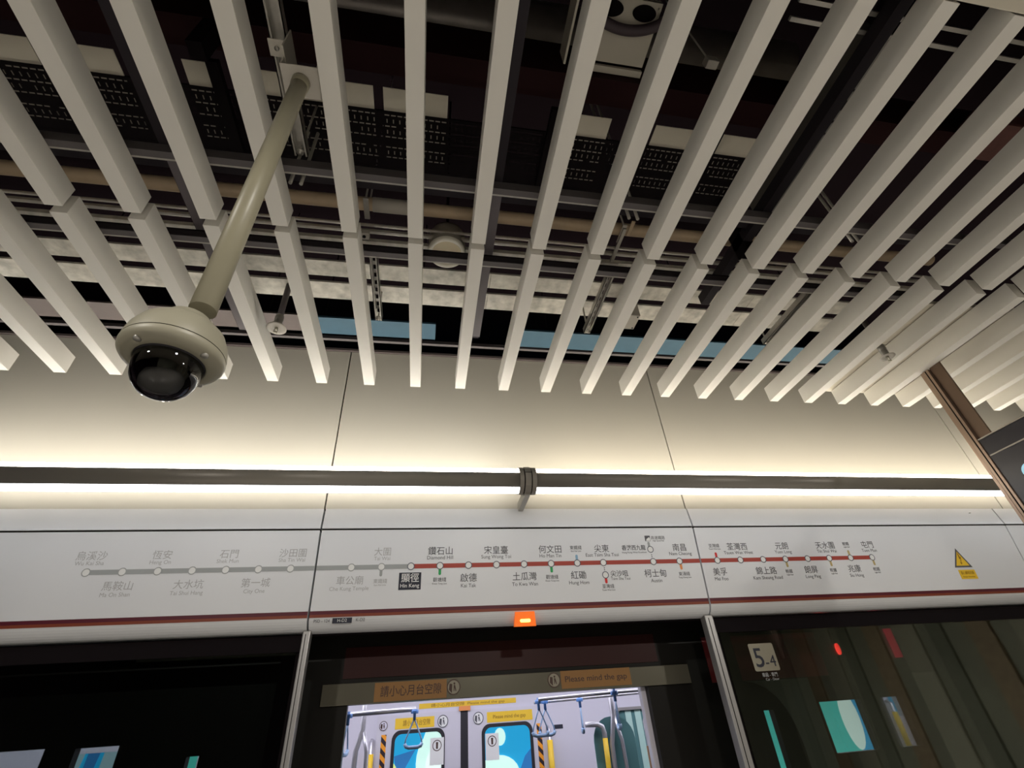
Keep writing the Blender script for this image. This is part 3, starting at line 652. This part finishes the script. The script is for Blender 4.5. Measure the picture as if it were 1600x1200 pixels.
def picto(cx, cz, r, mxx, mt, parent, face='beige'):
    bm = B(); poly(bm, circ(cx, cz, r), 0, .0008, mxx); a = obj('pictogram', bm, face, parent)
    bm = B(); ring(bm, circ(cx, cz, r), circ(cx, cz, r * .86), .001, .0015, mxx)
    poly(bm, circ(cx + r * .1, cz + r * .45, r * .14), .001, .0015, mxx)
    poly(bm, [(cx, cz - r * .5), (cx + r * .1, cz - r * .5), (cx + r * .12, cz - r * .1), (cx + r * .3, cz - r * .55), (cx + r * .4, cz - r * .5), (cx + r * .22, cz + r * .25), (cx, cz + r * .25)], .001, .0015, mxx)
    poly(bm, [(cx - r * .7, cz - r * .3), (cx - r * .25, cz - r * .75), (cx - r * .2, cz + r * .4), (cx - r * .6, cz + r * .45)], .001, .0015, mxx)
    obj('pictogram_ink', bm, mt, a)
picto(.237, 1.871, .046, WT, 'stickerink', T); picto(.94, 1.876, .046, WT, 'stickerink', T)
obj('side_panel', poly(B(), [(2.40, 1.795), (2.47, 1.785), (2.55, 1.75), (2.62, 1.69), (2.67, 1.61), (2.70, 1.52), (2.715, 1.40), (2.72, .2), (2.93, .2), (2.93, 1.795)], 0, .001, Matrix(((1, 0, 0, 0), (0, 0, -1, TYS - .003), (0, 1, 0, 0), (0, 0, 0, 1)))), 'traingrey', T, 'grey rounded body panel')
obj('side_panel', bx(B(), 3.86, 4.06, TYS - .005, TYS - .001, .2, 1.78), 'traingrey', T, 'grey body panel')
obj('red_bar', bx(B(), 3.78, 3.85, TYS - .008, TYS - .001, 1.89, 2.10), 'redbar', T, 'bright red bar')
obj('indicator_lamp', poly(B(), circ(3.27, 1.97, .018, 20, .04), 0, .015, WT), 'redled', T, 'glowing red lamp')
# interior shell
FY = 6.70
obj('train_floor', bx(B(), -6, 9, TYS + .06, FY, -.9, .0), 'rubber', T)
obj('train_ceiling', bx(B(), -6, 9, TYS + .06, FY + .06, 2.30, 2.4), 'lilac', T)
for y in (4.75, 5.85): obj('ceiling_light', bx(B(), -5, 8.9, y, y + .22, 2.285, 2.299), 'trainlight', T)
DC = .53
farh = [(-3.6, -2.2, .9, 1.69), (-.262, .315, .75, 1.69), (.725, 1.310, .75, 1.69), (2.34, 3.0, .7, 1.74), (4.15, 4.45, .9, 1.72), (4.9, 5.75, .9, 1.72), (6.1, 6.22, 1.45, 1.8)]
obj('far_side', wins(B(), -6, 9, FY, FY + .06, 0, 2.3, farh), 'lilac', T)
def fm(off): return Matrix(((1, 0, 0, 0), (0, 0, -1, FY - off), (0, 1, 0, 0), (0, 0, 0, 1)))
# doors
for x0, x1, wx0, wx1 in ((-.43, .488, -.262, .315), (.572, 1.47, .725, 1.310)):
    bm = B(); ring(bm, rrect(x0, x1, .03, 1.835, .01), rrect(wx0 + .03, wx1 - .03, .78, 1.66, .07), 0, .02, fm(.001)); d = obj('far_door', bm, 'door', T)
    bm = B(); ring(bm, rrect(wx0, wx1, .75, 1.69, .09), rrect(wx0 + .035, wx1 - .035, .785, 1.655, .07), 0, .006, fm(.022)); obj('window_gasket', bm, 'rubber', d)
obj('door_seal', bx(B(), .488, .572, FY - .022, FY - .002, .03, 1.84), 'rubber', T)
bm = B(); poly(bm, [(.47, 1.83), (.60, 1.83), (.60, 1.875), (.47, 1.875)], 0, .012, fm(.03)); obj('door_indicator', bm, 'orange', T)
bm = B(); poly(bm, [(-.235, 1.70), (.195, 1.70), (.195, 1.80), (-.235, 1.80)], 0, .001, fm(.022)); a = obj('door_sticker', bm, 'yellow', T, 'left yellow door sticker')
bm = B(); text_into(bm, '請小心月台空隙', .06, 0, 1.73, fm(.024), width=.30); obj('lettering', bm, 'yink', a)
bm = B(); poly(bm, [(.79, 1.70), (1.32, 1.70), (1.32, 1.80), (.79, 1.80)], 0, .001, fm(.022)); a = obj('door_sticker', bm, 'yellow', T, 'right yellow door sticker')
bm = B(); text_into(bm, 'Please mind the gap', .05, 1.05, 1.735, fm(.024), width=.38); obj('lettering', bm, 'yink', a)
picto(.29, 1.745, .06, fm(.025), 'ink', T, 'white'); picto(.69, 1.75, .06, fm(.025), 'ink', T, 'white'); picto(-.36, 1.74, .045, fm(.025), 'stickerink', T, 'lilac')
bm = B(); poly(bm, [(.02, 1.875), (1.14, 1.875), (1.14, 1.925), (.02, 1.925)], 0, .001, fm(.002)); a = obj('header_sticker', bm, 'yellow', T, 'yellow strip above the far doors')
bm = B(); text_into(bm, '請小心月台空隙  Please mind the gap', .035, .58, 1.888, fm(.004), width=.85); obj('lettering', bm, 'yink', a)
for x in (-.375, 1.36): obj('hazard_strip', bx(B(), x, x + .055, FY - .024, FY - .021, .3, 1.66), 'hazard', T)
bm = B(); poly(bm, [(1.565, 1.595), (1.675, 1.595), (1.675, 1.635), (1.565, 1.635)], 0, .001, fm(.002)); a = obj('car_number_plate', bm, 'boxink', T)
for cx, in ((.23,), (.84,)):
    bm = B(); poly(bm, [(cx - .075, 1.36), (cx + .075, 1.36), (cx + .075, 1.60), (cx - .075, 1.60)], 0, .001, fm(.03)); a = obj('door_notice', bm, 'white', T)
    bm = B(); ring(bm, circ(cx, 1.53, .05), circ(cx, 1.53, .042), .001, .0015, fm(.03)); poly(bm, [(cx - .01, 1.50), (cx + .01, 1.50), (cx + .012, 1.56), (cx - .012, 1.56)], .001, .0015, fm(.03)); obj('notice_ring', bm, 'stickerink', a)
# right saloon window and glass partition
bm = B(); ring(bm, rrect(2.33, 3.02, .68, 1.755, .03), rrect(2.37, 2.98, .72, 1.725, .03), 0, .012, fm(.003)); obj('window_frame', bm, 'post', T)
obj('window_glass', bx(B(), 2.35, 3.0, FY + .02, FY + .03, .7, 1.74), 'teal', T)
for x in (2.46, 2.58): obj('window_stripe', bx(B(), x, x + .075, FY + .012, FY + .016, .72, 1.72), 'pale', T)
bm = B(); poly(bm, rrect(1.62, 2.02, .8, 1.66, .18), 0, .01, Matrix(((1, 0, 0, 0), (0, 0, -1, 5.36), (0, 1, 0, 0), (0, 0, 0, 1)))); obj('seat_partition', bm, 'teal', T)
# grab rails and poles
obj('grab_rail', tube(B(), [(-.62, 5.0, 1.80), (-.01, 5.0, 1.808)], .019, 12), 'rail', T)
obj('grab_rail', tube(B(), [(1.04, 4.95, 1.815), (2.2, 5.0, 1.845)], .015, 12), 'rail', T)
obj('grab_rail', tube(B(), [(1.04, 5.15, 1.80), (2.4, 5.25, 1.835)], .012, 12), 'rail', T)
obj('grab_pole', tube(B(), [(-.46, 5.3, 2.3), (-.46, 5.3, 1.70), (-.50, 5.3, 1.55), (-.56, 5.3, .0)], .022, 12), 'rail', T)
obj('grab_pole', tube(B(), [(-.45, 5.3, 1.68), (-.41, 5.3, 1.54), (-.37, 5.3, .0)], .018, 12), 'rail', T)
obj('grab_pole', tube(B(), [(1.82, 5.3, 2.3), (1.82, 5.3, 1.66), (1.77, 5.3, 1.45), (1.74, 5.3, 0)], .022, 12), 'rail', T)
obj('grab_pole', tube(B(), [(1.82, 5.3, 1.68), (1.87, 5.3, 1.48), (1.92, 5.3, 0)], .018, 12), 'rail', T)
a = obj('elbow_rail', tube(B(), [(1.555, 5.35, 1.61), (1.66, 5.3, 1.605), (1.70, 5.3, 1.585), (1.712, 5.3, 1.54), (1.71, 5.3, 1.0)], .022, 12), 'rail', T)
obj('grip_sleeve', tube(B(), [(1.712, 5.3, 1.50), (1.705, 5.3, 1.1)], .024, 12), 'yellow', a, 'yellow grip')
for x, xx in ((-.47, -.48), (1.49, 1.50), (6.05, 6.05)):
    a = obj('door_handrail', tube(B(), [(x, FY - .01, 1.62), (x, FY - .07, 1.60), (x, FY - .07, .9)], .018, 10), 'rail', T)
    obj('grip_sleeve', tube(B(), [(x, FY - .07, 1.50), (x, FY - .07, .95)], .032, 10), 'yellow', a, 'yellow grip')
obj('end_handrail', tube(B(), [(1.66, 4.05, 1.80), (1.64, 4.05, 1.66), (1.62, 4.05, 1.60), (1.625, 4.05, 1.0)], .012, 10), 'rail', T)
obj('grip_sleeve', tube(B(), [(1.622, 4.05, 1.46), (1.625, 4.05, 1.1)], .02, 10), 'sticker', T, 'orange yellow grip')
obj('door_pocket', bx(B(), 1.60, 1.66, TYS + .06, 4.02, 0, 2.0, .01), 'lilac', T)
# hand straps
def strap(x, y, z, rot, kind, lab):
    t = thing('hand_strap', lab, 'hand strap', (x, y, z), 'hand straps on the train rails')
    cx, sx = math.cos(rot), math.sin(rot)
    def P(u, v): return (x + u * cx, y + u * sx, z + v)
    bm = B(); tube(bm, [(x, y, z + .03), (x, y, z - .06)], .012, 10); lathe(bm, [(.030, -.014), (.032, .0), (.030, .014), (.022, .014), (.022, -.014), (.030, -.014)], (x, y, z + .0), 14)
    obj('hanger', bm, 'strap', t)
    bm = B()
    for s in (-1, 1): tube(bm, [P(0, -.05), P(s * .02, -.09), P(s * .062, -.185), P(s * .068, -.215)], .006, 8)
    obj('loop', bm, 'handle', t)
    obj('handle', tube(B(), [P(-.070, -.215), P(-.06, -.235), P(-.035, -.243), P(.035, -.243), P(.06, -.235), P(.070, -.215)], .014, 10), 'handle', t)
strap(-.02, 5.0, 1.79, 0, 0, 'blue triangular hand strap at the end of the left rail')
strap(1.05, 5.0, 1.80, .1, 0, 'left of two overlapping blue hand straps at the right rail end')
strap(1.13, 5.1, 1.80, .0, 0, 'right of two overlapping blue hand straps at the right rail end')
strap(1.47, 5.15, 1.80, 1.35, 0, 'blue hand strap seen edge on beside the number plate')
strap(1.62, 4.6, 1.81, 1.35, 0, 'blue hand strap seen edge on by the elbow rail')
strap(-.53, 4.75, 1.78, 1.4, 0, 'blue hand strap seen edge on at the left door edge')
# advert lightbox on the far tunnel wall, plain shapes only
t = thing('advert_lightbox', 'backlit blue advert seen through the far train windows', 'advert', (.5, 7.4, .3))
obj('panel', bx(B(), -4.2, 7.5, 7.40, 7.45, .2, 2.2), 'ad', t)
AM = Matrix(((1, 0, 0, 0), (0, 0, -1, 7.39), (0, 1, 0, 0), (0, 0, 0, 1)))
bm = B(); poly(bm, circ(.20, 1.36, .19, 24, .30), 0, .002, AM); poly(bm, [(.05, 1.5), (.12, 1.68), (.42, 1.66), (.5, 1.45)], .002, .003, AM); obj('advert_shape', bm, 'ad2', t, 'pale green shape')
bm = B(); poly(bm, circ(.26, 1.32, .13, 24, .20), .004, .006, AM); obj('advert_shape', bm, 'ad6', t, 'cream shape')
bm = B(); poly(bm, [(-.35, 1.0), (-.05, 1.0), (-.22, 1.35), (-.35, 1.5)], 0, .002, AM); obj('advert_shape', bm, 'ad4', t, 'lime shape')
bm = B(); poly(bm, circ(1.0, 1.18, .26, 24, .2), 0, .002, AM); poly(bm, circ(1.03, 1.56, .07, 16, .09), 0, .002, AM); obj('advert_shape', bm, 'ad2', t, 'pale green shape')
bm = B(); poly(bm, [(1.15, 1.0), (1.5, 1.0), (1.5, 1.5), (1.33, 1.35)], 0, .002, AM); obj('advert_shape', bm, 'ad3', t, 'navy shape')
bm = B(); poly(bm, [(.0, 1.5), (-.2, 1.2), (-.25, 1.45)], 0, .002, AM); obj('advert_shape', bm, 'ad3', t, 'navy shape')
bm = B(); poly(bm, [(4.9, .2), (6.0, .2), (6.0, 2.1), (4.9, 2.1)], 0, .002, AM); obj('advert_shape', bm, 'ad5', t, 'teal shape')
bm = B(); poly(bm, [(4.45, .3), (4.95, .3), (4.95, 2.1), (4.45, 2.1)], 0, .002, AM); obj('advert_shape', bm, 'ad5', t, 'teal shape')
bm = B(); poly(bm, [(-2.8, .3), (-2.1, .3), (-2.1, 2.1), (-2.4, 2.1)], 0, .002, AM); obj('advert_shape', bm, 'ad5', t, 'teal shape')
bm = B(); poly(bm, circ(6.0, 1.45, .14, 20, .35), .002, .004, AM); obj('advert_shape', bm, 'ad6', t, 'cream shape')

for k, (a, b, mt) in enumerate(((-4.15, -3.95, 'ad3'), (-3.9, -3.6, 'ad7'), (-3.58, -3.45, 'ad3'), (-3.42, -3.25, 'ad7'))):
    bm = B(); poly(bm, [(a, 1.3), (b - .05, 1.3), (b + .05, 2.0), (a + .03, 2.0)], .003, .005, AM); obj('advert_shape', bm, mt, t, 'pale grey blue shape' if mt == 'ad7' else 'navy shape')
